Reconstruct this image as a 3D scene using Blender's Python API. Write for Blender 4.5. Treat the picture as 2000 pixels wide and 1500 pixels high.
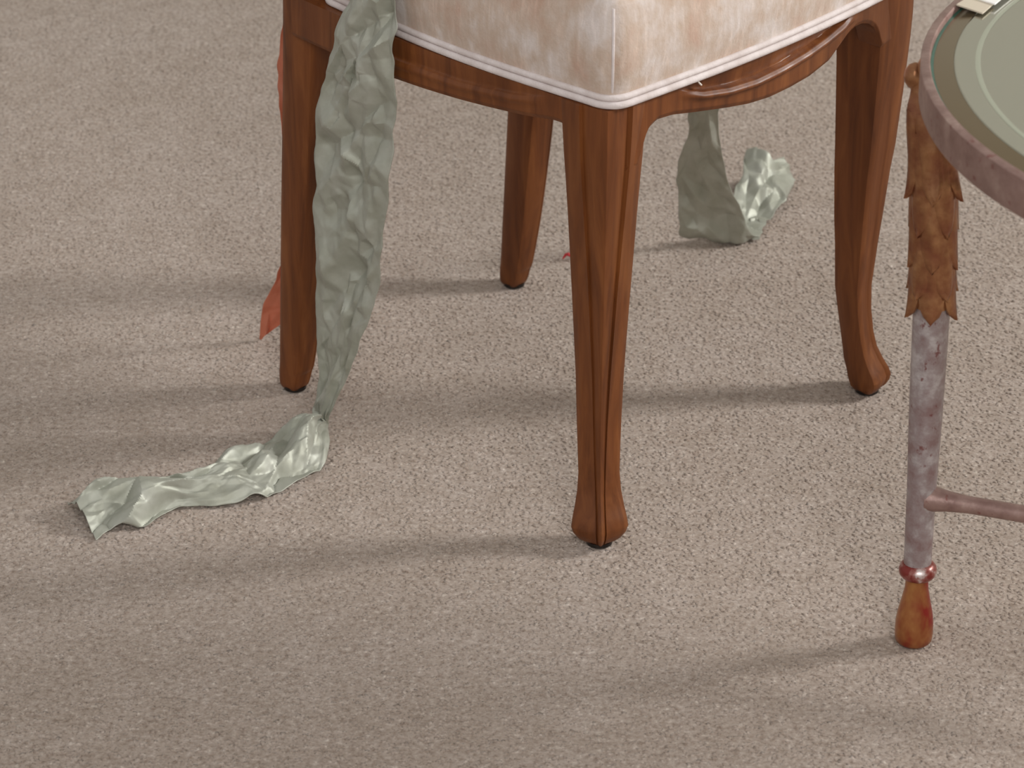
import bpy, bmesh, math, random
from mathutils import Vector, Matrix, noise
from mathutils.bvhtree import BVHTree
from mathutils.geometry import delaunay_2d_cdt

random.seed(7)
for o in list(bpy.data.objects):
    bpy.data.objects.remove(o, do_unlink=True)
scene = bpy.context.scene
COL = scene.collection

# ---------------------------------------------------------------- camera
FPX, PITCH, CAMH = 6272.338, 0.4593, 1.4141
cam_d = bpy.data.cameras.new('camera')
cam_d.sensor_width = 36.0
cam_d.lens = FPX / 2000.0 * 36.0
cam_d.clip_end = 60
cam_d.dof.use_dof = True
cam_d.dof.focus_distance = 2.85
cam_d.dof.aperture_fstop = 13.0
cam = bpy.data.objects.new('camera', cam_d)
COL.objects.link(cam)
cam.location = (0, 0, CAMH)
cam.rotation_euler = (math.pi / 2 - PITCH, 0, 0)
scene.camera = cam

# ---------------------------------------------------------------- world, daylight, added fill, exposure
world = bpy.data.worlds.new('world')
scene.world = world
world.use_nodes = True
bg = world.node_tree.nodes['Background']
bg.inputs['Color'].default_value = (1.0, 0.965, 0.94, 1)
bg.inputs['Strength'].default_value = 0.52

WIN_X = 3.4
WIN_Y0, WIN_Y1, WIN_Z0, WIN_Z1 = 2.75, 3.45, 0.95, 3.15
win_l = bpy.data.lights.new('window_daylight', 'AREA')
win_l.shape = 'RECTANGLE'
win_l.size = WIN_Y1 - WIN_Y0
win_l.size_y = WIN_Z1 - WIN_Z0
win_l.energy = 400
win_l.color = (1.0, 0.985, 0.97)
win_o = bpy.data.objects.new('window_daylight', win_l)
COL.objects.link(win_o)
win_o.location = (WIN_X + 0.02, (WIN_Y0 + WIN_Y1) / 2, (WIN_Z0 + WIN_Z1) / 2)
win_o.rotation_euler = Vector((-1, 0, 0)).to_track_quat('-Z', 'Z').to_euler()

FILL_X0, FILL_X1, FILL_Z0, FILL_Z1, FILL_Y = -0.3, 1.5, 1.6, 3.4, -1.2
fl_l = bpy.data.lights.new('front_fill_light', 'AREA')  # soft fill lamp added behind the camera to bring out the ribbon facets
fl_l.shape = 'RECTANGLE'
fl_l.size = FILL_X1 - FILL_X0
fl_l.size_y = FILL_Z1 - FILL_Z0
fl_l.energy = 85
fl_l.color = (1.0, 0.985, 0.97)
fl_o = bpy.data.objects.new('front_fill_light', fl_l)
COL.objects.link(fl_o)
fl_o.location = ((FILL_X0 + FILL_X1) / 2, FILL_Y - 0.02, (FILL_Z0 + FILL_Z1) / 2)
fl_o.rotation_euler = Vector((0, 1, 0)).to_track_quat('-Z', 'Z').to_euler()

vs = scene.view_settings
vs.view_transform = 'Standard'
vs.look = 'None'
vs.gamma = 1.0
vs.exposure = -0.04
vs.use_curve_mapping = False

# ---------------------------------------------------------------- helpers
CAM = Vector((0, 0, CAMH))
CP, SP = math.cos(PITCH), math.sin(PITCH)


def ray(px, py):
    a = (px - 1000) / FPX
    b = (750 - py) / FPX
    return Vector((a, CP + b * SP, -SP + b * CP))


def at_z(px, py, z=0.0):
    d = ray(px, py)
    return CAM + d * ((z - CAMH) / d.z)


def at_plane(px, py, p0, n):
    d = ray(px, py)
    return CAM + d * ((p0 - CAM).dot(n) / d.dot(n))


def lerp(a, b, t):
    return a + (b - a) * t


def interp(tab, x):
    """rows sorted by first column; returns interpolated remaining columns"""
    if x <= tab[0][0]:
        return list(tab[0][1:])
    for r0, r1 in zip(tab, tab[1:]):
        if x <= r1[0]:
            t = (x - r0[0]) / (r1[0] - r0[0])
            return [lerp(a, b, t) for a, b in zip(r0[1:], r1[1:])]
    return list(tab[-1][1:])


def cr(tab, n):
    """Catmull-Rom resampling of rows (all columns) to n rows"""
    m = len(tab)
    out = []
    for i in range(n):
        s = i / (n - 1) * (m - 1)
        k = min(int(s), m - 2)
        t = s - k
        p0, p1, p2, p3 = tab[max(k - 1, 0)], tab[k], tab[k + 1], tab[min(k + 2, m - 1)]
        row = []
        for a, b, c, d in zip(p0, p1, p2, p3):
            row.append(0.5 * (2 * b + (c - a) * t + (2 * a - 5 * b + 4 * c - d) * t * t + (3 * b - a - 3 * c + d) * t ** 3))
        out.append(row)
    return out


def mesh_obj(name, verts, faces, mat, parent=None, smooth=35, loc=None):
    me = bpy.data.meshes.new(name)
    me.from_pydata([tuple(v) for v in verts], [], faces)
    me.validate()
    bm = bmesh.new()
    bm.from_mesh(me)
    bmesh.ops.recalc_face_normals(bm, faces=bm.faces)
    bm.to_mesh(me)
    bm.free()
    if smooth is not None:
        me.polygons.foreach_set('use_smooth', [True] * len(me.polygons))
        me.set_sharp_from_angle(angle=math.radians(smooth))
    me.materials.append(mat)
    o = bpy.data.objects.new(name, me)
    COL.objects.link(o)
    if parent is not None:
        o.parent = parent
    return o


def empty(name, loc, label, cat, group=None):
    o = bpy.data.objects.new(name, None)
    o.empty_display_size = 0.1
    COL.objects.link(o)
    o.location = loc
    tag(o, label, cat, group)
    return o


def tag(o, label, cat, group=None):
    o['label'] = label
    o['category'] = cat
    if group:
        o['group'] = group
    return o


def loft(rings, cap=True, closed=True):
    """rings: list of equal-length lists of points"""
    n = len(rings[0])
    v = [p for r in rings for p in r]
    f = []
    for i in range(len(rings) - 1):
        for j in range(n if closed else n - 1):
            a, b = i * n + j, i * n + (j + 1) % n
            f.append((a, b, b + n, a + n))
    if cap and closed:
        f.append(tuple(range(n - 1, -1, -1)))
        f.append(tuple(range((len(rings) - 1) * n, len(rings) * n)))
    return v, f


def tube(path, rad, n=10, cap=True, closed=False):
    """path of Vectors, rad number or list"""
    rings = []
    m = len(path)
    up = Vector((0.13, 0.21, 0.97)).normalized()
    for i, p in enumerate(path):
        if closed:
            t = path[(i + 1) % m] - path[i - 1]
        else:
            t = path[min(i + 1, m - 1)] - path[max(i - 1, 0)]
        t.normalize()
        s = t.cross(up)
        if s.length < 1e-4:
            s = t.cross(Vector((1, 0, 0)))
        s.normalize()
        w = s.cross(t)
        r = rad[i] if isinstance(rad, (list, tuple)) else rad
        rings.append([p + s * (r * math.cos(2 * math.pi * k / n)) + w * (r * math.sin(2 * math.pi * k / n)) for k in range(n)])
    if closed:
        v, f = loft(rings, cap=False)
        a = (m - 1) * n
        for j in range(n):
            f.append((a + j, a + (j + 1) % n, (j + 1) % n, j))
        return v, f
    return loft(rings, cap)


def lathe(rows, n=32, cx=0.0, cy=0.0, out=None):
    rings = []
    for r in rows:
        z, rr = r[0], r[1]
        ox = r[2] if len(r) > 2 else 0.0
        rings.append([Vector((cx + ox + rr * math.cos(2 * math.pi * k / n), cy + rr * math.sin(2 * math.pi * k / n), z)) for k in range(n)])
    return loft(rings)


# ---------------------------------------------------------------- materials
def srgb(r, g, b):
    def c(x):
        x /= 255.0
        return x / 12.92 if x <= 0.04045 else ((x + 0.055) / 1.055) ** 2.4
    return (c(r), c(g), c(b), 1)


class Mat:
    def __init__(self, name, base=(0.8, 0.8, 0.8, 1), rough=0.5, metal=0.0):
        self.m = bpy.data.materials.new(name)
        self.m.use_nodes = True
        self.t = self.m.node_tree
        self.b = self.t.nodes['Principled BSDF']
        self.b.inputs['Base Color'].default_value = base
        self.b.inputs['Roughness'].default_value = rough
        self.b.inputs['Metallic'].default_value = metal
        self.coord = None

    def n(self, kind, **kw):
        nd = self.t.nodes.new(kind)
        for k, v in kw.items():
            if hasattr(nd, k) and k not in nd.inputs:
                setattr(nd, k, v)
            else:
                nd.inputs[k].default_value = v
        return nd

    def l(self, a, b):
        self.t.links.new(a, b)

    def co(self, scale=(1, 1, 1), rot=(0, 0, 0)):
        if self.coord is None:
            self.coord = self.t.nodes.new('ShaderNodeTexCoord')
        mp = self.t.nodes.new('ShaderNodeMapping')
        mp.inputs['Scale'].default_value = scale
        mp.inputs['Rotation'].default_value = rot
        self.l(self.coord.outputs['Object'], mp.inputs['Vector'])
        return mp.outputs['Vector']

    def noise(self, scale, detail=3, rough=0.5, vec=None, dist=0.0):
        nd = self.t.nodes.new('ShaderNodeTexNoise')
        nd.inputs['Scale'].default_value = scale
        nd.inputs['Detail'].default_value = detail
        nd.inputs['Roughness'].default_value = rough
        nd.inputs['Distortion'].default_value = dist
        self.l(vec if vec is not None else self.co(), nd.inputs['Vector'])
        return nd.outputs['Fac']

    def ramp(self, fac, stops):
        nd = self.t.nodes.new('ShaderNodeValToRGB')
        el = nd.color_ramp.elements
        while len(el) < len(stops):
            el.new(0.5)
        for e, (p, c) in zip(el, stops):
            e.position = p
            e.color = c
        self.l(fac, nd.inputs['Fac'])
        return nd.outputs['Color']

    def mix(self, fac, a, b, blend='MIX'):
        nd = self.t.nodes.new('ShaderNodeMix')
        nd.data_type = 'RGBA'
        nd.blend_type = blend
        for sock, val in ((nd.inputs['Factor'], fac), (nd.inputs['A'], a), (nd.inputs['B'], b)):
            pass
        ins = {'F': nd.inputs[0], 'A': nd.inputs[6], 'B': nd.inputs[7]}
        for key, val in (('F', fac), ('A', a), ('B', b)):
            if isinstance(val, (int, float, tuple)):
                ins[key].default_value = val
            else:
                self.l(val, ins[key])
        return nd.outputs[2]

    def color(self, sock):
        self.l(sock, self.b.inputs['Base Color'])

    def rough(self, sock):
        self.l(sock, self.b.inputs['Roughness'])

    def bump(self, h, strength=0.3, dist=0.002):
        nd = self.t.nodes.new('ShaderNodeBump')
        nd.inputs['Strength'].default_value = strength
        nd.inputs['Distance'].default_value = dist
        self.l(h, nd.inputs['Height'])
        self.l(nd.outputs['Normal'], self.b.inputs['Normal'])


G = lambda v: (v, v, v, 1)

# carpet
M = Mat('carpet', rough=0.95)
fl = M.noise(175, 3, 0.65)
fl2 = M.noise(420, 2, 0.6)
big = M.noise(26, 3, 0.55)
huge = M.noise(4.0, 2, 0.5)
c1 = M.ramp(fl, [(0.28, srgb(146, 130, 117)), (0.46, srgb(174, 160, 148)), (0.60, srgb(185, 172, 161)), (0.74, srgb(216, 206, 194))])
c2 = M.ramp(fl2, [(0.30, G(0.88)), (0.5, G(1.0)), (0.72, G(1.1))])
c3 = M.ramp(big, [(0.30, (0.92, 0.90, 0.88, 1)), (0.7, (1.05, 1.05, 1.06, 1))])
c4 = M.ramp(huge, [(0.35, (0.90, 0.89, 0.88, 1)), (0.65, (0.95, 0.95, 0.955, 1))])
c = M.mix(1.0, c1, c2, 'MULTIPLY')
c = M.mix(1.0, c, c3, 'MULTIPLY')
c = M.mix(1.0, c, c4, 'MULTIPLY')
M.color(c)
hh = M.mix(0.45, fl, fl2)
M.bump(hh, 0.2, 0.002)
M.b.inputs['Specular IOR Level'].default_value = 0.1
M.b.inputs['Sheen Weight'].default_value = 0.15
CARPET = M.m

# wood
M = Mat('walnut_wood', rough=0.42)
M.b.inputs['Specular IOR Level'].default_value = 0.32
v = M.co((1, 1, 0.10))
g1 = M.noise(75, 4, 0.6, v, 0.8)
g2 = M.noise(9, 3, 0.5, M.co((1, 1, 0.35)))
ca = M.ramp(g1, [(0.28, srgb(88, 48, 23)), (0.5, srgb(110, 63, 31)), (0.72, srgb(127, 77, 40))])
cb = M.ramp(g2, [(0.3, (0.80, 0.76, 0.72, 1)), (0.7, (1.15, 1.12, 1.08, 1))])
M.color(M.mix(1.0, ca, cb, 'MULTIPLY'))
M.rough(M.ramp(M.noise(40, 3), [(0.3, G(0.34)), (0.7, G(0.52))]))
M.bump(g1, 0.12, 0.001)
WOOD = M.m

# upholstery
M = Mat('rose_velvet', rough=0.85)
n1 = M.noise(170, 4, 0.6, M.co((1, 1, 0.20), (0.0, 0.08, 0)), 0.3)
n2 = M.noise(26, 4, 0.6, M.co((1, 1, 0.8)))
n3 = M.noise(330, 2, 0.6)
ca = M.ramp(n2, [(0.30, srgb(186, 156, 138)), (0.5, srgb(192, 173, 158)), (0.66, srgb(208, 197, 191))])
cb = M.ramp(n1, [(0.40, (0.94, 0.92, 0.89, 1)), (0.56, (1, 1, 1, 1)), (0.68, (1.12, 1.12, 1.12, 1))])
M.color(M.mix(1.0, ca, cb, 'MULTIPLY'))
M.bump(n3, 0.35, 0.0015)
M.b.inputs['Sheen Weight'].default_value = 0.5
M.b.inputs['Sheen Roughness'].default_value = 0.4
VELVET = M.m

M = Mat('welt_cord', rough=0.8)
n1 = M.noise(60, 3)
M.color(M.ramp(n1, [(0.3, srgb(200, 188, 184)), (0.7, srgb(222, 213, 211))]))
M.bump(M.noise(500, 2), 0.4, 0.001)
WELT = M.m


def silk(name, lo, mid, hi, trans, rough=0.54, metal=0.45, tr_amt=0.08):
    M = Mat(name, rough=rough, metal=metal)
    n1 = M.noise(38, 4, 0.6)
    n2 = M.noise(700, 2, 0.5)
    M.color(M.ramp(n1, [(0.25, lo), (0.5, mid), (0.75, hi)]))
    M.bump(n2, 0.10, 0.0006)
    M.b.inputs['Sheen Weight'].default_value = 0.1
    M.b.inputs['Specular IOR Level'].default_value = 0.4
    tr = M.n('ShaderNodeBsdfTranslucent')
    tr.inputs['Color'].default_value = trans
    mx = M.n('ShaderNodeMixShader')
    mx.inputs[0].default_value = tr_amt
    out = M.t.nodes['Material Output']
    M.l(M.b.outputs[0], mx.inputs[1])
    M.l(tr.outputs[0], mx.inputs[2])
    M.l(mx.outputs[0], out.inputs['Surface'])
    return M.m


SAGE = silk('sage_silk', srgb(162, 163, 148), srgb(176, 178, 165), srgb(190, 192, 181), srgb(150, 146, 116))
CORAL = silk('coral_silk', srgb(214, 134, 104), srgb(226, 150, 120), srgb(234, 164, 136), srgb(228, 150, 116), 0.5, 0.2, 0.38)

# table metals
M = Mat('worn_silver_leaf', rough=0.4, metal=0.35)
n1 = M.noise(55, 4, 0.65)
n2 = M.noise(120, 3, 0.6, M.co((1, 1, 0.7)))
n3 = M.noise(300, 2)
ca = M.ramp(n1, [(0.32, srgb(140, 116, 115)), (0.5, srgb(160, 147, 147)), (0.68, srgb(194, 188, 188))])
mk = M.ramp(n2, [(0.63, G(0)), (0.70, G(.8))])
cm = M.mix(mk, ca, srgb(112, 50, 46))
M.color(cm)
M.bump(n3, 0.3, 0.001)
SILVER = M.m

M = Mat('rose_silver_rim', rough=0.42, metal=0.3)
n1 = M.noise(45, 4, 0.6)
n2 = M.noise(140, 3, 0.6)
ca = M.ramp(n1, [(0.3, srgb(130, 101, 94)), (0.55, srgb(152, 124, 116)), (0.75, srgb(176, 152, 142))])
mk = M.ramp(n2, [(0.62, G(0)), (0.68, G(0.8))])
M.color(M.mix(mk, ca, srgb(120, 66, 60)))
M.bump(M.noise(260, 2), 0.3, 0.001)
RIM = M.m

M = Mat('aged_gilt', rough=0.28, metal=0.7)
n1 = M.noise(60, 4, 0.6)
ca = M.ramp(n1, [(0.30, srgb(134, 82, 60)), (0.50, srgb(152, 104, 72)), (0.72, srgb(178, 132, 92))])
M.color(ca)
M.bump(M.noise(60, 2, 0.5), 0.4, 0.004)
GILT = M.m

M = Mat('red_gilt', rough=0.33, metal=0.4)
n1 = M.noise(48, 3, 0.6, M.co((1, 1, 0.6)))
ca = M.ramp(n1, [(0.40, srgb(140, 40, 32)), (0.52, srgb(146, 80, 46)), (0.72, srgb(172, 118, 68))])
M.color(ca)
M.bump(M.noise(200, 2), 0.3, 0.001)
REDGILT = M.m

M = Mat('red_silver_collar', rough=0.32, metal=0.4)
n1 = M.noise(90, 3, 0.6)
M.color(M.ramp(n1, [(0.42, srgb(128, 48, 42)), (0.55, srgb(156, 100, 92)), (0.66, srgb(206, 192, 188))]))
COLLAR = M.m

M = Mat('mirror_glass', srgb(190, 190, 182), 0.10, 1.0)
MIRROR = M.m
M = Mat('mirror_bevel_bright', srgb(206, 212, 200), 0.2, 0.9)
BEVEL_BRIGHT = M.m
M = Mat('mirror_border', srgb(120, 104, 80), 0.18, 0.55)  # brown reflection seen in the bevel, put into the base colour
BORDER = M.m
M = Mat('green_glass_edge', srgb(44, 92, 78), 0.15)
GREEN = M.m

M = Mat('glide_metal', srgb(60, 56, 54), 0.3, 0.8)
GLIDE = M.m
M = Mat('white_thread', srgb(236, 230, 220), 0.7)
THREAD = M.m
M = Mat('red_lint', srgb(196, 58, 62), 0.8)
LINT = M.m
M = Mat('white_paper', srgb(244, 242, 238), 0.7)
M.bump(M.noise(300, 2), 0.1, 0.0005)
PAPER = M.m
M = Mat('cream_reflection', srgb(206, 194, 174), 0.7)  # tone of a reflection in the bevel, given as a base colour
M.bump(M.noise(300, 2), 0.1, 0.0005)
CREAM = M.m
M = Mat('wall_paint', srgb(192, 191, 178), 0.8)
M.bump(M.noise(150, 3), 0.05, 0.001)
WALL = M.m
M = Mat('white_paint', srgb(232, 230, 224), 0.5)
WHITE = M.m

# ---------------------------------------------------------------- setting
def box(name, x0, x1, y0, y1, z0, z1, mat, parent=None):
    v = [(x, y, z) for z in (z0, z1) for y in (y0, y1) for x in (x0, x1)]
    f = [(0, 1, 3, 2), (4, 5, 7, 6), (0, 1, 5, 4), (2, 3, 7, 6), (0, 2, 6, 4), (1, 3, 7, 5)]
    return mesh_obj(name, v, f, mat, parent, None)


def structure(o, label, cat):
    o['kind'] = 'structure'
    o['label'] = label
    o['category'] = cat
    return o


floor_o = structure(box('floor', -3.0, WIN_X, -1.2, 6.0, -0.03, -0.0005, CARPET), 'beige speckled cut-pile carpet covering the floor', 'floor')
structure(box('wall_back', -3.0, WIN_X + 0.14, 6.0, 6.12, -0.03, 4.0, WALL), 'pale grey-green painted wall facing the mirrored table', 'wall')
# window wall: four pieces around the opening joined as one mesh
wv, wf = [], []
for (y0, y1, z0, z1) in ((-1.2, WIN_Y0, -0.03, 4.0), (WIN_Y1, 6.0, -0.03, 4.0), (WIN_Y0, WIN_Y1, -0.03, WIN_Z0), (WIN_Y0, WIN_Y1, WIN_Z1, 4.0)):
    b0 = len(wv)
    wv += [(x, y, z) for z in (z0, z1) for y in (y0, y1) for x in (WIN_X, WIN_X + 0.14)]
    wf += [tuple(b0 + i for i in q) for q in ((0, 1, 3, 2), (4, 5, 7, 6), (0, 1, 5, 4), (2, 3, 7, 6), (0, 2, 6, 4), (1, 3, 7, 5))]
structure(mesh_obj('wall_right', wv, wf, WALL, None, None), 'pale grey-green wall with a tall window opening', 'wall')
fv, ff = [], []
for (y0, y1, z0, z1) in ((WIN_Y0 - .06, WIN_Y0, WIN_Z0 - .06, WIN_Z1 + .06), (WIN_Y1, WIN_Y1 + .06, WIN_Z0 - .06, WIN_Z1 + .06), (WIN_Y0, WIN_Y1, WIN_Z0 - .06, WIN_Z0), (WIN_Y0, WIN_Y1, WIN_Z1, WIN_Z1 + .06)):
    b0 = len(fv)
    fv += [(x, y, z) for z in (z0, z1) for y in (y0, y1) for x in (WIN_X - 0.02, WIN_X)]
    ff += [tuple(b0 + i for i in q) for q in ((0, 1, 3, 2), (4, 5, 7, 6), (0, 1, 5, 4), (2, 3, 7, 6), (0, 2, 6, 4), (1, 3, 7, 5))]
structure(mesh_obj('window_1', fv, ff, WHITE, None, None), 'white painted window surround in the side wall', 'window')

fv, ff = [], []
for (x0, x1, z0, z1) in ((FILL_X0 - .06, FILL_X0, FILL_Z0 - .06, FILL_Z1 + .06), (FILL_X1, FILL_X1 + .06, FILL_Z0 - .06, FILL_Z1 + .06), (FILL_X0, FILL_X1, FILL_Z0 - .06, FILL_Z0), (FILL_X0, FILL_X1, FILL_Z1, FILL_Z1 + .06)):
    b0 = len(fv)
    fv += [(x, y, z) for z in (z0, z1) for y in (FILL_Y - .02, FILL_Y) for x in (x0, x1)]
    ff += [tuple(b0 + i for i in q) for q in ((0, 1, 3, 2), (4, 5, 7, 6), (0, 1, 5, 4), (2, 3, 7, 6), (0, 2, 6, 4), (1, 3, 7, 5))]
structure(mesh_obj('fill_light_frame', fv, ff, WHITE, None, None), 'wide white frame added around the fill light opposite the grey-green back wall', 'window')  # unseen frame added around the fill lamp, no wall behind it

# carpet pile: short leaning tufts, tips level with z = 0
import numpy as np
rng = np.random.default_rng(5)
SPC = 0.0034
gx, gy = np.meshgrid(np.arange(-0.95, 1.0, SPC), np.arange(1.95, 4.6, SPC))
px_, py_ = gx.ravel(), gy.ravel()
keep = np.abs(px_) < 0.12 + 0.185 * py_
px_, py_ = px_[keep], py_[keep]
nT = len(px_)
px_ = px_ + rng.uniform(-.5, .5, nT) * SPC
py_ = py_ + rng.uniform(-.5, .5, nT) * SPC
th_ = rng.uniform(0, 2 * np.pi, nT)
rr_ = rng.uniform(.0028, .0042, nT)
hh_ = rng.uniform(-.0007, .0007, nT)
lx_ = rng.normal(0, .0024, nT)
ly_ = rng.normal(0, .0024, nT)
V = np.zeros((nT, 7, 3))
for k in range(3):
    an = th_ + k * 2 * np.pi / 3
    V[:, k, 0] = px_ + rr_ * np.cos(an)
    V[:, k, 1] = py_ + rr_ * np.sin(an)
    V[:, k, 2] = -.0045
    an = an + .5
    V[:, 3 + k, 0] = px_ + lx_ * .7 + rr_ * .85 * np.cos(an)
    V[:, 3 + k, 1] = py_ + ly_ * .7 + rr_ * .85 * np.sin(an)
    V[:, 3 + k, 2] = hh_ - .0008
V[:, 6, 0] = px_ + lx_
V[:, 6, 1] = py_ + ly_
V[:, 6, 2] = hh_
tri = np.array([[0, 1, 4], [0, 4, 3], [1, 2, 5], [1, 5, 4], [2, 0, 3], [2, 3, 5], [3, 4, 6], [4, 5, 6], [5, 3, 6]])
idx = (np.arange(nT)[:, None, None] * 7 + tri[None]).reshape(-1)
me = bpy.data.meshes.new('carpet_pile')
me.vertices.add(nT * 7)
me.vertices.foreach_set('co', V.reshape(-1))
me.loops.add(len(idx))
me.loops.foreach_set('vertex_index', idx.astype(np.int32))
nf = len(idx) // 3
me.polygons.add(nf)
me.polygons.foreach_set('loop_start', (np.arange(nf) * 3).astype(np.int32))
me.polygons.foreach_set('use_smooth', np.ones(nf, dtype=bool))
me.update(calc_edges=True)
me.materials.append(CARPET)
pile = bpy.data.objects.new('carpet_pile', me)
COL.objects.link(pile)
pile.parent = floor_o
pile['kind'] = 'stuff'

# ---------------------------------------------------------------- chair
AX = Vector((0.66187, 0.74962, 0)).normalized()       # along the front edge
NN = Vector((-AX.y, AX.x, 0))                          # towards the chair back
FEET = {'F': Vector((0.0788, 2.5348, 0)), 'R': Vector((0.3508, 2.8429, 0)),
        'L': Vector((-0.2147, 2.8495, 0)), 'B': Vector((0.0022, 3.0951, 0))}
Z = Vector((0, 0, 1))
chair_c = (FEET['F'] + FEET['R'] + FEET['L'] + FEET['B']) / 4
chair = empty('dining_chair', chair_c, 'carved walnut dining chair with rose velvet box seat, standing on the carpet', 'chair')


def cobj(name, v, f, mat, parent=None, smooth=35):
    """mesh given in world coordinates, parented under the chair (or one of its parts)"""
    o = mesh_obj(name, [Vector(p) - chair_c for p in v], f, mat, parent or chair, smooth)
    return o


# front leg profile: z, inner, outer (along the diagonal), lateral half width, ridge spread
FRONT = [
    (0.003, -.013, .012, .0140, .30), (0.007, -.0165, .018, .0195, .30), (0.013, -.0185, .0220, .0238, .30), (.019, -.0200, .0230, .0258, .30),
    (.026, -.0215, .0205, .0248, .30), (.037, -.0245, .0140, .0222, .32), (.050, -.0265, .0075, .0198, .36), (.066, -.0290, .0033, .0186, .42),
    (.090, -.0330, .0000, .0192, .47), (.116, -.0370, -.0010, .0200, .52), (.161, -.0390, .0030, .0214, .60), (.189, -.0410, .0060, .0228, .66),
    (.238, -.0430, .0110, .0254, .76), (.263, -.0435, .0145, .0268, .80), (.316, -.0450, .0190, .0298, .92), (.350, -.0460, .0215, .0320, .97),
    (.372, -.0470, .0230, .0336, 1.0), (.395, -.0480, .0240, .0350, 1.0), (.412, -.0480, .0240, .0360, 1.0), (.4262, -.0480, .0240, .0365, 1.0)]
SECT = [(-1, 0, 0), (-.86, -.22, 0), (-.5, -.60, 0), (-.10, -.95, 0), (0.02, -1.0, 0), (.14, -.95, 0), (.34, -.78, 0), (.44, -.71, 1), (.535, -.63, 1), (.485, -.545, 1), (.60, -.45, 1), (.80, -.25, 1), (.93, -.10, 1), (1.0, 0, 1)]


def front_leg(key):
    foot = FEET[key]
    s = -1 if key == 'F' else 1
    out = (AX * s - NN).normalized()
    lat = Vector((-out.y, out.x, 0))
    rows = []
    for i in range(len(FRONT) - 1):
        n = 3
        for k in range(n):
            t = k / n
            rows.append([lerp(a, b, t) for a, b in zip(FRONT[i], FRONT[i + 1])])
    rows.append(list(FRONT[-1]))
    full = SECT + [(a, -b, q) for a, b, q in SECT[-2:0:-1]]
    rings = []
    for z, i_, o_, b, k in rows:
        m, a = (i_ + o_) / 2, (o_ - i_) / 2
        r = []
        for e1, e2, q in full:
            if q:
                e2n = e2 * k
                # keep the section on the diamond's outer face as the ridge moves in
                e1n = e1 + (abs(e2) - abs(e2n)) * 0.62
                if abs(e2) > 1e-6:
                    e1n = min(e1n, 0.97 - abs(e2n) * 0.30)
            else:
                e1n, e2n = e1, e2
            # toe bevel: pinch the lateral points of the foot
            r.append(foot + out * (m + a * e1n) + lat * (b * e2n) + Z * z)
        rings.append(r)
    v, f = loft(rings)
    leg = cobj('leg', v, f, WOOD, smooth=28)
    v, f = lathe([(0.0, .0105), (.0012, .0118), (.0045, .0118)], 20, foot.x, foot.y)
    cobj('foot_glide', v, f, GLIDE, leg)
    return leg


BACK = [(.003, -.001, .0100), (.008, .000, .0118), (.02, .002, .0130), (.033, .005, .0140), (.094, .013, .0166), (.197, .0235, .0192),
        (.30, .032, .0203), (.37, .037, .0210), (.44, .040, .0215), (.52, .034, .0205), (.62, .014, .019), (.78, -.030, .017), (.95, -.085, .015)]


def back_leg(key):
    foot = FEET[key]
    rows = cr(BACK, 48)
    rings = []
    ch = [(-1, -.62), (-.93, -.86), (-.62, -1), (.50, -1), (.60, -.93), (.68, -.97), (.90, -.84), (1, -.62),
          (1, .62), (.86, .93), (.62, 1), (-.62, 1), (-.86, .93), (-1, .62)]
    for z, o, h in rows:
        rings.append([foot - NN * o + AX * (h * a) + NN * (h * b) + Z * z for a, b in ch])
    v, f = loft(rings)
    leg = cobj('leg', v, f, WOOD, smooth=32)
    v, f = lathe([(0.0, .0100), (.0012, .0112), (.0045, .0112)], 20, foot.x, foot.y)
    cobj('foot_glide', v, f, GLIDE, leg)
    return leg


for k in 'FR':
    front_leg(k)
for k in 'LB':
    back_leg(k)

# rails
outF = (-AX - NN).normalized()
outR = (AX - NN).normalized()
Fc = FEET['F'] - outF * .0115
Rc = FEET['R'] - outR * .0115
Lc = FEET['L'] - NN * .040
Bc = FEET['B'] - NN * .040
ZT = 0.4265


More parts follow.
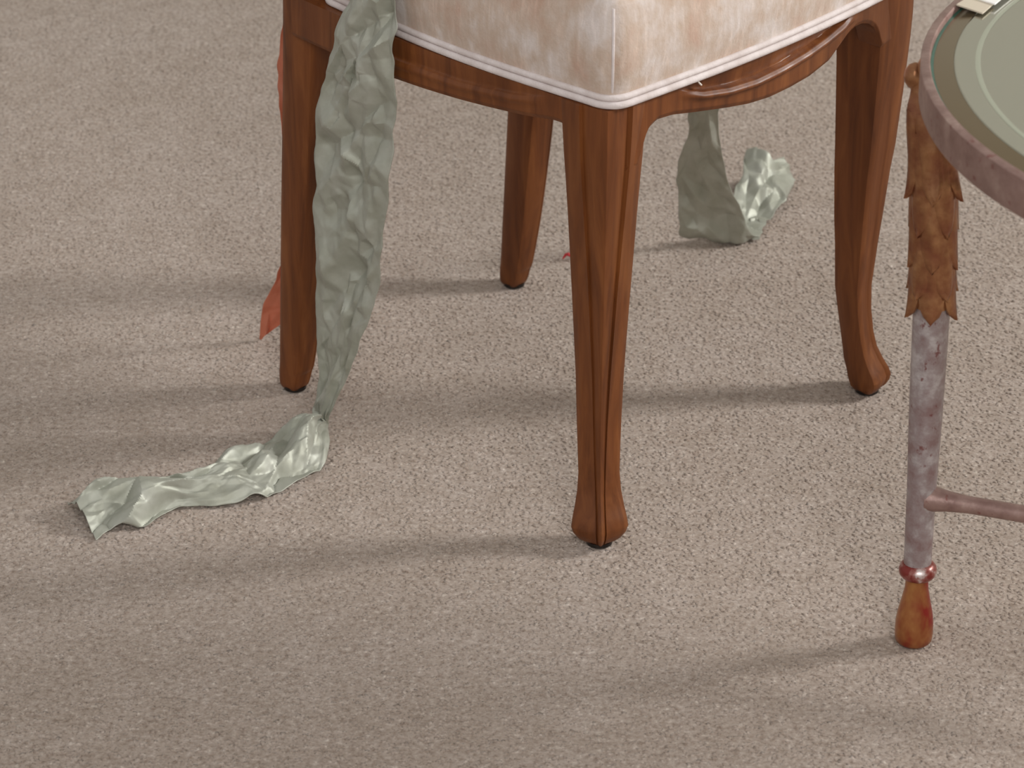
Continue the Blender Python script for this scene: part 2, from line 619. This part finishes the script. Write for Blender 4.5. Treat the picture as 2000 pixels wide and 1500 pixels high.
def rail(name, P, Q, low, carve, bow=0.009, off=0.0262, thick=0.026, groove=None, depth=1.0):
    """apron from P to Q (leg centres); low: pixel trace of the lower edge or a height; groove: pixel trace of the carved bead"""
    w = (Q - P)
    ln = w.length
    w = w.normalized()
    nrm = Vector((w.y, -w.x, 0))
    mid = (Fc + Rc + Lc + Bc) / 4
    if nrm.dot((P + Q) / 2 - mid) < 0:
        nrm = -nrm
    p0 = P + nrm * (off + bow * 0.6)

    def trace(pts):
        o = []
        for px, py in pts:
            q = at_plane(px, py, p0, nrm)
            o.append(((q - P).dot(w), q.z))
        return sorted(o)
    lowt = trace(low) if isinstance(low, list) else [(0, low), (ln, low)]
    gro = trace(groove) if groove else None
    NS, NZ = 120, 48
    front = []
    for i in range(NS + 1):
        s = ln * i / NS
        t = i / NS
        zb = interp(lowt, s)[0]
        bo = bow * math.sin(math.pi * t)
        for j in range(NZ + 1):
            if gro:
                zk = min(max(interp(gro, s)[0], zb + .006), ZT - .004)
                hj = NZ * 5 // 8
                z = lerp(zb, zk, j / hj) if j <= hj else lerp(zk, ZT, ((j - hj) / (NZ - hj)) ** 1.5)
            else:
                z = lerp(zb, ZT, j / NZ)
            o = off + bo
            # rounded lower arris
            e = z - zb
            if e < .004:
                o -= (.004 - e) * .6
            if gro and gro[0][0] < s < gro[-1][0]:
                zc = zk
                u = (s - gro[0][0]) / (gro[-1][0] - gro[0][0])
                env = min(1, min(u, 1 - u) * 9) * depth
                d = z - zc
                o += env * .0042 * math.exp(-((d + .0042) / .0036) ** 2)          # raised bead
                if d > 0:
                    o -= env * (.0050 * min(1, d / .0015) - .0026 * min(1, max(0, (d - .0035) / .010)))   # sunk panel
            front.append(P + w * s + nrm * o + Z * z)
    v = list(front)
    n1 = NZ + 1
    f = []
    for i in range(NS):
        for j in range(NZ):
            a = i * n1 + j
            f.append((a, a + n1, a + n1 + 1, a + 1))
    # back side
    b0 = len(v)
    for i in range(NS + 1):
        s = ln * i / NS
        bo = bow * math.sin(math.pi * i / NS)
        zb = interp(lowt, s)[0]
        v.append(P + w * s + nrm * (off + bo - thick) + Z * zb)
        v.append(P + w * s + nrm * (off + bo - thick) + Z * ZT)
    for i in range(NS):
        a, b = b0 + 2 * i, b0 + 2 * i + 2
        f.append((a, a + 1, b + 1, b))
        f.append((i * n1, a, b, (i + 1) * n1))
        f.append((i * n1 + NZ, (i + 1) * n1 + NZ, b + 1, a + 1))
    for i in (0, NS):
        f.append(tuple([i * n1 + j for j in range(n1)] + [b0 + 2 * i + 1, b0 + 2 * i]))
    return cobj(name, v, f, WOOD, smooth=40), nrm


LOW_FRONT = [(1255, 330), (1266, 280), (1276, 254), (1292, 236), (1320, 226), (1360, 220), (1420, 210), (1460, 202), (1500, 189), (1540, 170),
             (1580, 148), (1620, 118), (1640, 92), (1660, 66), (1675, 53), (1690, 47), (1705, 48), (1716, 56), (1723, 72), (1728, 96)]
GRO_FRONT = [(1328, 178), (1370, 178), (1420, 169), (1470, 152), (1520, 127), (1570, 98), (1610, 71), (1650, 40), (1682, 14)]
LOW_LEFT = [(640, 104), (700, 128), (770, 152), (830, 172), (900, 194), (960, 211), (1020, 227), (1050, 233), (1072, 237), (1088, 243), (1099, 254), (1106, 272), (1111, 300)]
GRO_LEFT = [(690, 88), (770, 112), (840, 136), (900, 158), (950, 171), (1000, 184), (1040, 190), (1062, 190)]
front_rail, n_front = rail('front_rail', Fc, Rc, LOW_FRONT, True, groove=GRO_FRONT)
front_rail['label'] = 'front seat rail with carved leaf-shaped moulding'
side_rail, n_left = rail('side_rail', Lc, Fc, LOW_LEFT, True, groove=GRO_LEFT, depth=0.40)
rail('side_rail', Rc, Bc, 0.385, False, bow=0.006)
rail('back_rail', Bc, Lc, 0.385, False, bow=0.0, off=0.012)

# seat cushion outline (world xy, counter-clockwise from F)
n_right = Vector(((Bc - Rc).y, -(Bc - Rc).x, 0)).normalized()
if n_right.dot(Rc - Bc + AX) < 0:
    n_right = -n_right
OFFC, OFFF, OFFL = 0.024, 0.0295, 0.0215


def corner(P, n1, n2, d1, d2):
    # point at distances d1, d2 from the two edge lines through P
    a = n1.x * n2.y - n1.y * n2.x
    x = (d1 * n2.y - d2 * n1.y) / a
    y = (n1.x * d2 - n2.x * d1) / a
    return P + Vector((x, y, 0))


cF = corner(Fc, n_front, n_left, OFFF, OFFL)
cR = corner(Rc, n_front, n_right, OFFF, OFFC)
cL = Lc + n_left * OFFL - NN * .036
cB = Bc + n_right * OFFC - NN * .036


def outline(rad, bow, steps=10, side=26):
    P = [cF, cR, cB, cL]
    nr = [n_front, n_right, NN, n_left]
    bows = [bow, bow * .7, 0.0, bow]
    pts = []
    for i in range(4):
        a, b, c_ = P[i - 1], P[i], P[(i + 1) % 4]
        r = rad if i < 2 else rad * 0.8
        d1 = (a - b).normalized()
        d2 = (c_ - b).normalized()
        s, e = b + d1 * r, b + d2 * r
        for k in range(steps + 1):
            t = k / steps
            pts.append((s * (1 - t) ** 2 + b * 2 * t * (1 - t) + e * t * t))
        # side to next corner
        nx = P[(i + 1) % 4]
        rn = rad if (i + 1) % 4 < 2 else rad * 0.8
        e2 = nx + (b - nx).normalized() * rn
        for k in range(1, side):
            t = k / side
            pts.append(lerp(e, e2, t) + nr[i] * (bows[i] * math.sin(math.pi * t)))
    return pts


OUT = outline(0.026, 0.010)
cen = sum(OUT, Vector()) / len(OUT)


def inset(d, z, zt=0.0):
    r = []
    n = len(OUT)
    for i, p in enumerate(OUT):
        t = (OUT[(i + 1) % n] - OUT[i - 1]).normalized()
        nn = Vector((t.y, -t.x, 0))
        q = p - nn * d
        r.append(Vector((q.x, q.y, z)))
    return r


def scaled(k, d, z):
    base = inset(d, z)
    return [Vector((lerp(cen.x, p.x, k), lerp(cen.y, p.y, k), z)) for p in base]


# loose z of the cushion's base follows the trace (slightly higher at the near corner)
rings = [inset(.010, ZT - .002), inset(.002, ZT), inset(.0005, ZT + .010)]
for k in range(1, 13):
    t = k / 12
    rings.append(inset(.001 - .0045 * math.sin(math.pi * t ** .9), ZT + .010 + .078 * t))
rings += [inset(.003, ZT + .093), inset(.010, ZT + .097)]
for k in (.9, .8, .65, .5, .35, .2, .08):
    rings.append(scaled(k, .010, ZT + .097 + .040 * (1 - k ** 2.2)))
v, f = loft(rings)
cushion = cobj('seat_cushion', v, f, VELVET, smooth=50)
cushion['label'] = 'streaked rose and cream velvet box cushion'
for d, dz, r in ((-.0012, .0032, .0036), (-.0002, .0092, .0030)):
    ring = inset(d, ZT + dz)
    v, f = tube(ring, r, 8, closed=True)
    cobj('welt', v, f, WELT, cushion, smooth=60)
# corner seams
for idx in (5, 10 + 26 + 5):
    pth = []
    for k in range(14):
        t = k / 13
        ringp = inset(.001 - .0045 * math.sin(math.pi * t ** .9), ZT + .014 + .074 * t)
        pth.append(ringp[idx])
    v, f = tube(pth, [0.0013] * 14, 8)
    cobj('corner_seam', v, f, WELT, cushion, smooth=60)
# loose thread
a = at_plane(1357, 143, Fc + n_front * .034, n_front)
b = at_plane(1362, 160, Fc + n_front * .037, n_front)
cpt = at_plane(1370, 166, Fc + n_front * .034, n_front)
pth = [a * (1 - t) ** 2 + b * 2 * t * (1 - t) + cpt * t * t for t in [i / 8 for i in range(9)]]
v, f = tube(pth, .0008, 6)
th = cobj('loose_thread', v, f, THREAD, cushion)

# backrest (mostly above the picture)
tops = []
for key in 'LB':
    tops.append(FEET[key])
row = BACK[-1]
pl, pb = FEET['L'] - NN * row[1] + Z * .94, FEET['B'] - NN * row[1] + Z * .94
pth = []
for i in range(25):
    t = i / 24
    pth.append(lerp(pl, pb, t) + Z * (.045 * math.sin(math.pi * t)) + NN * (.02 * math.sin(math.pi * t)))
v, f = tube(pth, .019, 12)
cobj('top_rail', v, f, WOOD)
bv, bf = [], []
NSX, NSZ = 16, 16
for side in (0, 1):
    for i in range(NSX + 1):
        for j in range(NSZ + 1):
            t, u = i / NSX, j / NSZ
            z = lerp(.60, .93, u)
            o, h = interp(BACK, z)
            a = FEET['L'] - NN * o + Z * z
            b = FEET['B'] - NN * o + Z * z
            puff = .016 * math.sin(math.pi * t) ** .5 * math.sin(math.pi * u) ** .5 + .004
            bv.append(lerp(a, b, lerp(.05, .95, t)) + NN * (puff if side else -puff))
n1 = NSZ + 1
tot = (NSX + 1) * n1
for side in (0, 1):
    for i in range(NSX):
        for j in range(NSZ):
            a = side * tot + i * n1 + j
            bf.append((a, a + n1, a + n1 + 1, a + 1))
for i in range(NSX):
    for j in (0, NSZ):
        a = i * n1 + j
        bf.append((a, a + n1, a + n1 + tot, a + tot))
for j in range(NSZ):
    for i in (0, NSX):
        a = i * n1 + j
        bf.append((a, a + 1, a + 1 + tot, a + tot))
cobj('back_panel', bv, bf, VELVET, smooth=50)

# ---------------------------------------------------------------- ribbons
def facet_field(lu, lv, cell, amp, theta, aniso, seed, jitter=0.45):
    """crumple: piecewise linear height field from a random triangulation (creases and flat facets), stretched along theta"""
    rnd = random.Random(seed)
    ct, st_ = math.cos(theta), math.sin(theta)

    def tr(u, v_):
        return ((u * ct + v_ * st_) / aniso, -u * st_ + v_ * ct)
    cs = [tr(u, v_) for u in (0, lu) for v_ in (0, lv)]
    x0, x1 = min(c[0] for c in cs) - 2 * cell, max(c[0] for c in cs) + 2 * cell
    y0, y1 = min(c[1] for c in cs) - 2 * cell, max(c[1] for c in cs) + 2 * cell
    pts, hs = [], []
    x = x0
    while x < x1:
        y = y0
        while y < y1:
            pts.append(Vector((x + rnd.uniform(-jitter, jitter) * cell, y + rnd.uniform(-jitter, jitter) * cell)))
            hs.append(rnd.choice((-1, 1)) * rnd.uniform(.15, 1) ** 1.3 * amp)
            y += cell
        x += cell
    r = delaunay_2d_cdt(pts, [], [], 0, 1e-6)
    pv = [Vector((p.x, p.y, hs[o[0]] if o else 0)) for p, o in zip(r[0], r[3])]
    bvh = BVHTree.FromPolygons(pv, [tuple(q) for q in r[2]])

    def ev(u, v_):
        a, b = tr(u, v_)
        h = bvh.ray_cast(Vector((a, b, 5)), Vector((0, 0, -1)))
        return h[0].z if h[0] is not None else 0.0
    return ev


def ribbon(name, pairs, mat, n_along, n_across, fields, label, seed, arch=None, edge_wave=.0025, floor_z=.0022, fold=1.0):
    """pairs: list of (edge A point, edge B point)"""
    rows = cr([list(a) + list(b) for a, b in pairs], n_along)
    A = [Vector(r[:3]) for r in rows]
    B = [Vector(r[3:]) for r in rows]
    rnd = random.Random(seed)
    # arc length
    sl = [0.0]
    for i in range(1, n_along):
        sl.append(sl[-1] + ((A[i] + B[i]) / 2 - (A[i - 1] + B[i - 1]) / 2).length)
    wid = max((a - b).length for a, b in zip(A, B))
    evs = [facet_field(sl[-1], wid, f_[0], f_[1], f_[2], f_[3], f_[4]) for f_ in fields]
    wts = [(f_[5] if len(f_) > 5 else (lambda s_: 1.0)) for f_ in fields]
    def on_floor(i):
        return max(0.0, min(1.0, (0.06 - (A[i].z + B[i].z) / 2) / .03))
    v = []
    for i in range(n_along):
        tan = (A[min(i + 1, n_along - 1)] + B[min(i + 1, n_along - 1)] - A[max(i - 1, 0)] - B[max(i - 1, 0)]).normalized()
        acr = (B[i] - A[i])
        wl = acr.length
        acn = acr.normalized() if wl > 1e-6 else Vector((1, 0, 0))
        nr = tan.cross(acn)
        if nr.length < 1e-4:
            nr = Vector((0, -1, 0.3))
        nr.normalize()
        if nr.dot(CAM - A[i]) < 0:
            nr = -nr
        kk = min(1.0, max(.45, wl / wid * 1.3))
        for j in range(n_across):
            t = j / (n_across - 1)
            p = lerp(A[i], B[i], t)
            h = sum(e(sl[i], t * wid) * w_(i / (n_along - 1)) for e, w_ in zip(evs, wts)) * kk * lerp(lerp(.25, .8, on_floor(i)), 1.0, min(1, 6 * min(t, 1 - t)))
            ar = arch(i / (n_along - 1), t) if arch else 0.0
            ew = 0.0
            if j in (0, n_across - 1):
                ew = 1.0
            elif j in (1, n_across - 2):
                ew = .5
            wv_ = edge_wave * ew * (noise.noise(Vector((sl[i] * 60, seed * 3.1 + (j > 2) * 7, 0))))
            q = p + nr * h + acn * wv_ + Z * ar
            if q.z < floor_z:
                q.z = floor_z + abs(h) * .25
            v.append(q)
    f = []
    for i in range(n_along - 1):
        for j in range(n_across - 1):
            a = i * n_across + j
            f.append((a, a + 1, a + 1 + n_across, a + n_across))
    base = Vector((A[-1] + B[-1]) / 2)
    base.z = 0
    o = mesh_obj(name, [p - base for p in v], f, mat, None, 24)
    o.location = base
    md = o.modifiers.new('thickness', 'SOLIDIFY')
    md.thickness = .0006
    md.offset = 0
    return o


# long sage ribbon in front of the left seat rail and down onto the carpet
w_left = (Fc - Lc).normalized()
P1 = Lc + n_left * .049 + Z * .43
P3 = at_z(625, 838, .004)
hn = w_left.cross(P3 - P1).normalized()
hang_px = [(700, -215, 764, -205), (698, -130, 768, -120), (692, -60, 772, -55), (683, 0, 771, 0), (671, 25, 772, 28), (657, 56, 777, 54), (654, 82, 770, 84), (645, 122, 768, 124), (637, 142, 768, 145), (625, 180, 771, 185),
           (619, 205, 772, 205), (613, 250, 768, 250), (611, 300, 767, 300), (613, 350, 764, 350), (612, 400, 758, 400), (617, 450, 752, 450), (619, 500, 747, 500),
           (618, 560, 739, 560), (617, 615, 728, 612), (619, 650, 713, 648), (620, 700, 694, 695), (621, 740, 678, 738), (616, 775, 662, 770), (612, 800, 650, 800)]
pairs = []
for x0, y0, x1, y1 in hang_px:
    pairs.append((at_plane(x0, y0, P1, hn), at_plane(x1, y1, P1, hn)))
floor_px = [(615, 822, .020, 636, 832, .006), (604, 812, .030, 640, 872, .006), (570, 822, .024, 634, 908, .004), (524, 846, .018, 592, 936, .004), (470, 882, .018, 540, 962, .004),
            (408, 914, .018, 492, 974, .004), (365, 938, .014, 430, 985, .004), (300, 936, .020, 345, 992, .004), (232, 930, .020, 285, 1026, .004),
            (180, 948, .018, 222, 1030, .004), (128, 972, .010, 186, 1052, .004)]
for x0, y0, z0, x1, y1, z1 in floor_px:
    pairs.append((at_z(x0, y0, z0), at_z(x1, y1, z1)))
nh = len(hang_px)
nt = len(pairs)


def arch1(s, t):
    k = s * (nt - 1)
    e = max(0.0, min(1.0, (k - nh) / 1.5))
    return e * (.014 * math.sin(math.pi * t))


r1 = ribbon('sage_ribbon', pairs, SAGE, 620, 72,
            [(.028, .0105, -.75, 1.9, 11, lambda s_: 1.0 if s_ < .68 else .6), (.0150, .0062, .5, 1.5, 12), (.0085, .0020, .5, 1.5, 13), (.024, .0170, .8, 1.3, 14, lambda s_: max(0, min(1, (s_ - .66) * 20)))], '', 3, arch1)
tag(r1, 'long crumpled sage silk ribbon draped down the chair side and trailing over carpet', 'ribbon')

# second sage tail behind the front rail, crumpled on the carpet beyond the chair
fl_y = at_z(1400, 468, .004).y
rail_y = (Rc.y + Bc.y) / 2 + 0.078


def depth2(px, py):
    t = (py + 72) / (468 + 72)
    yy = lerp(rail_y, fl_y, t)
    return at_plane(px, py, Vector((0, yy, 0)), Vector((0, 1, 0)))


pp = [(1352, -60, 1400, -60), (1350, 60, 1402, 60), (1346, 160, 1404, 150), (1343, 222, 1404, 222), (1345, 254, 1407, 280), (1331, 300, 1414, 318), (1322, 340, 1424, 356), (1323, 380, 1440, 396), (1326, 420, 1460, 436), (1332, 448, 1480, 472)]
pairs = [(depth2(a, b), depth2(c_, d)) for a, b, c_, d in pp]
lo = pairs[-1][0]
pairs[-1][0].z = max(pairs[-1][0].z, .012)
pairs[-1][1].z = max(pairs[-1][1].z, .004)
for x0, y0, z0, x1, y1, z1 in [(1400, 446, .012, 1486, 456, .004), (1428, 398, .020, 1497, 436, .004), (1436, 366, .024, 1512, 420, .004), (1450, 340, .030, 1528, 398, .004), (1452, 303, .034, 1536, 388, .006), (1478, 318, .030, 1546, 366, .004), (1518, 314, .024, 1553, 350, .006)]:
    pairs.append((at_z(x0, y0, z0), at_z(x1, y1, z1)))


def arch2(s, t):
    return max(0.0, min(1.0, (s - .72) * 8)) * .010 * math.sin(math.pi * t)


r2 = ribbon('sage_ribbon', pairs, SAGE, 300, 52, [(.028, .0100, -.6, 2.0, 21), (.016, .0052, .7, 1.5, 22), (.020, .0110, .3, 1.2, 23, lambda s_: max(0, min(1, (s_ - .66) * 12)))], '', 5, arch2)
tag(r2, 'short sage silk ribbon tail hanging behind the carved front rail, end bunched on carpet', 'ribbon')

# coral ribbon behind the left rear leg
c_top = FEET['L'] + Vector((0, .055, 0))
c_bot = at_z(512, 660, .003)


def depth3(px, py):
    t = (py - 60) / 600.0
    yy = lerp(c_top.y - .02, c_bot.y, t)
    return at_plane(px, py, Vector((0, yy, 0)), Vector((0, 1, 0)))


pp = [(560, -120, 600, -120), (556, 0, 604, 0), (549, 60, 606, 60), (542, 130, 606, 130), (545, 185, 606, 185), (549, 240, 606, 240), (559, 300, 606, 300), (566, 360, 604, 360), (564, 410, 602, 410), (558, 440, 600, 440),
      (550, 500, 596, 500), (541, 540, 586, 545), (526, 572, 578, 580), (513, 600, 574, 602), (510, 630, 562, 616), (508, 652, 548, 632), (508, 662, 516, 657)]
pairs = [(depth3(a, b), depth3(c_, d)) for a, b, c_, d in pp]
r3 = ribbon('coral_ribbon', pairs, CORAL, 220, 26, [(.024, .0075, .5, 1.8, 31), (.013, .0028, -.4, 1.5, 32)], '', 8)
tag(r3, 'coral silk ribbon hanging behind the rear chair leg, tip touching the carpet', 'ribbon')

# red lint
p = at_z(1110, 509, 0)
pth = [p + Vector((x, y, z)) for x, y, z in ((-.006, 0, .002), (-.003, .002, .006), (0, -.001, .008), (.003, .001, .005), (.007, 0, .0025))]
v, f = tube([q - p for q in pth], [.0008, .0017, .0022, .0015, .0007], 7)
o = mesh_obj('lint_scrap', v, f, LINT)
o.location = p
tag(o, 'tiny scrap of red lint lying on the carpet', 'lint')

# ---------------------------------------------------------------- round table
TC = Vector((0.696, 2.231, 0))
TH = 0.560
TR = 0.391
leg0 = Vector((0.3426, 2.3614, 0))
ang0 = math.atan2(leg0.y - TC.y, leg0.x - TC.x)
LR = (leg0 - TC).length
table = empty('side_table', TC, 'round mirror-topped side table with silvered legs and gilt leaf capitals', 'table')


def ringmesh(prof, n=160):
    rings = [[Vector((r * math.cos(2 * math.pi * k / n), r * math.sin(2 * math.pi * k / n), z)) for r, z in prof] for k in range(n)]
    m = len(prof)
    v = [p for r in rings for p in r]
    f = []
    for i in range(n):
        for j in range(m):
            a, b = i * m + j, i * m + (j + 1) % m
            c_, d = ((i + 1) % n) * m + (j + 1) % m, ((i + 1) % n) * m + j
            f.append((a, b, c_, d))
    return v, f


v, f = ringmesh([(TR, TH - .0005), (TR - .001, TH), (TR - .0065, TH + .0008), (TR - .0075, TH - .0005), (TR - .0075, TH - .012), (TR - .020, TH - .014), (TR - .020, TH - .019), (TR - .006, TH - .021), (TR - .004, TH - .029), (TR - .001, TH - .029), (TR, TH - .027)])
rim = mesh_obj('rim', v, f, RIM, table, 40)
v, f = ringmesh([(TR - .0076, TH - .0115), (TR - .0076, TH - .0040), (TR - .0100, TH - .0040), (TR - .0100, TH - .0115)])
g = mesh_obj('glass_edge', v, f, GREEN, table, 40)
v, f = ringmesh([(TR - .0101, TH - .0040), (TR - .0250, TH - .0012), (TR - .0250, TH - .0110), (TR - .0101, TH - .0110)])
mesh_obj('mirror_bevel', v, f, BORDER, table, 20)
v, f = lathe([(TH - .0110, TR - .0252), (TH - .0012, TR - .0252), (TH - .0008, TR - .0262)], 160)
top = mesh_obj('mirror_top', v, f, MIRROR, table, 20)
v, f = ringmesh([(TR - .0410, TH - .0007), (TR - .0430, TH - .0004), (TR - .0450, TH - .0007)])
mesh_obj('inner_line', v, f, BEVEL_BRIGHT, top, 60)

# one leg, built at radius LR along local +x; out = along +x
LEGP = [(.0, .0), (.315, .0024), (.36, .004), (.42, .0068), (.456, .011), (.48, .0155), (.498, .0215)]


def ro(z):
    return interp(LEGP, z)[0]


shaft = [(z, r, LR + ro(z)) for z, r in [(.066, .0114), (.08, .0117), (.149, .0123), (.212, .0138), (.26, .0145), (.315, .0151), (.335, .0153)]]
v, f = lathe(shaft, 32)
leg = mesh_obj('leg', v, f, SILVER, table, 40)
leg.rotation_euler = (0, 0, ang0)
parts = []
v, f = lathe([(z, r, LR) for z, r in [(.0, .0092), (.0012, .0130), (.004, .0155), (.010, .0163), (.022, .0160), (.030, .0150), (.042, .0124), (.054, .0100), (.062, .0096), (.070, .0100)]], 32)
parts.append(mesh_obj('foot', v, f, REDGILT, leg, 50))
v, f = lathe([(z, r, LR) for z, r in [(.064, .0100), (.0655, .0135), (.068, .0155), (.0715, .0162), (.075, .0155), (.0775, .0135), (.079, .0115)]], 32)
parts.append(mesh_obj('collar', v, f, COLLAR, leg, 50))
cap = [(.318, .0158), (.330, .0162), (.36, .0168), (.40, .0172), (.43, .0168), (.455, .0166), (.470, .0165), (.480, .0158), (.488, .0138), (.494, .0105)]
rows = [(z, r, LR + ro(z)) for z, r in cap] + [(.500, .0075, LR + .0225), (.506, .0070, LR + .0240), (.514, .0065, LR + .0230), (.526, .0060, LR + .0185), (.545, .0060, LR + .0120)]
v, f = lathe(rows, 28)
parts.append(mesh_obj('capital', v, f, GILT, leg, 60))
# scroll tip above the capital
v, f = lathe([(z, r, LR + .0275) for z, r in [(.501, .002), (.503, .0055), (.507, .0080), (.512, .0088), (.517, .0078), (.521, .005), (.523, .001)]], 18)
parts.append(mesh_obj('scroll_tip', v, f, GILT, leg, 60))


def leaf(za, zt, a0, half, pw, flare, mid):
    """leaf hugging the leg from za (top) down to the tip at zt, centred on angle a0"""
    NL, NW = 14, 8
    outer, inner = [], []
    for i in range(NL + 1):
        t = i / NL
        z = lerp(za, zt, t)
        w = half * (max(0.0, 1 - ((t - .45) / .55) ** pw) ** .6 if t > .45 else 1.0) + .01
        lift = flare * max(0, (t - .5) / .5) ** 1.8 + .0022 * min(1, t * 2.5) - .0006
        for j in range(NW + 1):
            u = j / NW * 2 - 1
            a = a0 + u * w
            zz = z + .0015 * (abs(u) ** 1.6) * t
            r = interp(cap, zz)[0] + lift * (1 - .25 * u * u) + .0016 * math.exp(-(u / .16) ** 2) * mid + .0010 * math.sin(math.pi * abs(u))
            c_ = LR + ro(zz)
            outer.append(Vector((c_ + r * math.cos(a), r * math.sin(a), zz)))
            r2_ = r - .0024
            inner.append(Vector((c_ + r2_ * math.cos(a), r2_ * math.sin(a), zz)))
    v_ = outer + inner
    n1_ = NW + 1
    tt = len(outer)
    f_ = []
    for i in range(NL):
        for j in range(NW):
            q = i * n1_ + j
            f_.append((q, q + 1, q + 1 + n1_, q + n1_))
            f_.append((tt + q, tt + q + n1_, tt + q + n1_ + 1, tt + q + 1))
        for j in (0, NW):
            q = i * n1_ + j
            f_.append((q, q + n1_, tt + q + n1_, tt + q))
    for i in (0, NL):
        for j in range(NW):
            q = i * n1_ + j
            f_.append((q, q + 1, tt + q + 1, tt + q))
    return v_, f_


camdir = math.atan2(0 - leg0.y, 0 - leg0.x) - ang0     # direction of the front leaf, in leg space
for (za, zt, n, half, pw_, fl_, ph) in [(.486, .412, 5, .58, 2.0, .0048, 0.0), (.470, .382, 5, .62, 2.4, .0012, math.pi / 5), (.420, .352, 5, .62, 2.2, .0016, 0.0), (.385, .328, 5, .62, 2.2, .0030, math.pi / 5), (.380, .308, 5, .66, 3.0, .0036, 0.0)]:
    for k in range(n):
        a = camdir + ph + 2 * math.pi * k / n
        v, f = leaf(za, zt, a, half, pw_, fl_, 1.0)
        parts.append(mesh_obj('leaf', v, f, GILT, leg, 50))
# stretcher from the leg to the middle of the table
pth, rad = [], []
for i in range(22):
    t = i / 21
    pth.append(Vector((lerp(LR - .004, .006, t), 0, .1410)))
    rad.append(.0074 + .0045 * math.exp(-((t) / .045) ** 2))
v, f = tube(pth, rad, 14)
st = mesh_obj('stretcher', v, f, RIM, table, 50)
st.rotation_euler = (0, 0, ang0)
for k in (1, 2):
    l2 = leg.copy()
    COL.objects.link(l2)
    l2.parent = table
    l2.rotation_euler = (0, 0, ang0 + 2 * math.pi * k / 3)
    for q in parts:
        c_ = q.copy()
        COL.objects.link(c_)
        c_.parent = l2
    s2 = st.copy()
    COL.objects.link(s2)
    s2.parent = table
    s2.rotation_euler = (0, 0, ang0 + 2 * math.pi * k / 3)
v, f = lathe([(.129, .010), (.131, .018), (.137, .024), (.145, .024), (.151, .018), (.156, .008)], 28)
mesh_obj('stretcher_hub', v, f, GILT, table, 50)


# paper on the mirror, and a sheet standing in for a bevel reflection
def sheet(name, corners, z, mat, th=.0012):
    c0 = sum(corners, Vector()) / len(corners)
    c0.z = z
    v = [Vector((p.x - c0.x, p.y - c0.y, 0)) for p in corners] + [Vector((p.x - c0.x, p.y - c0.y, th)) for p in corners]
    n = len(corners)
    f = [tuple(range(n - 1, -1, -1)), tuple(range(n, 2 * n))] + [(i, (i + 1) % n, n + (i + 1) % n, n + i) for i in range(n)]
    o = mesh_obj(name, v, f, mat, None, None)
    o.location = c0
    return o


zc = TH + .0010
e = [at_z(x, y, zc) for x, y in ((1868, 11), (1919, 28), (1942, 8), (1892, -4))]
tag(sheet('reflection_patch', e, zc, CREAM), 'cream patch imitating a reflection at the edge of the round mirror', 'reflection_patch')  # thin sheet painted like the window's reflection in the bevel
zc2 = zc + .0014
e = [at_z(x, y, zc2) for x, y in ((1880, -10), (1943, 10), (1985, -24), (1930, -44))]
tag(sheet('paper_sheet', e, zc2, PAPER), 'bright white folded paper overlapping the cream reflection patch on the mirror', 'paper')
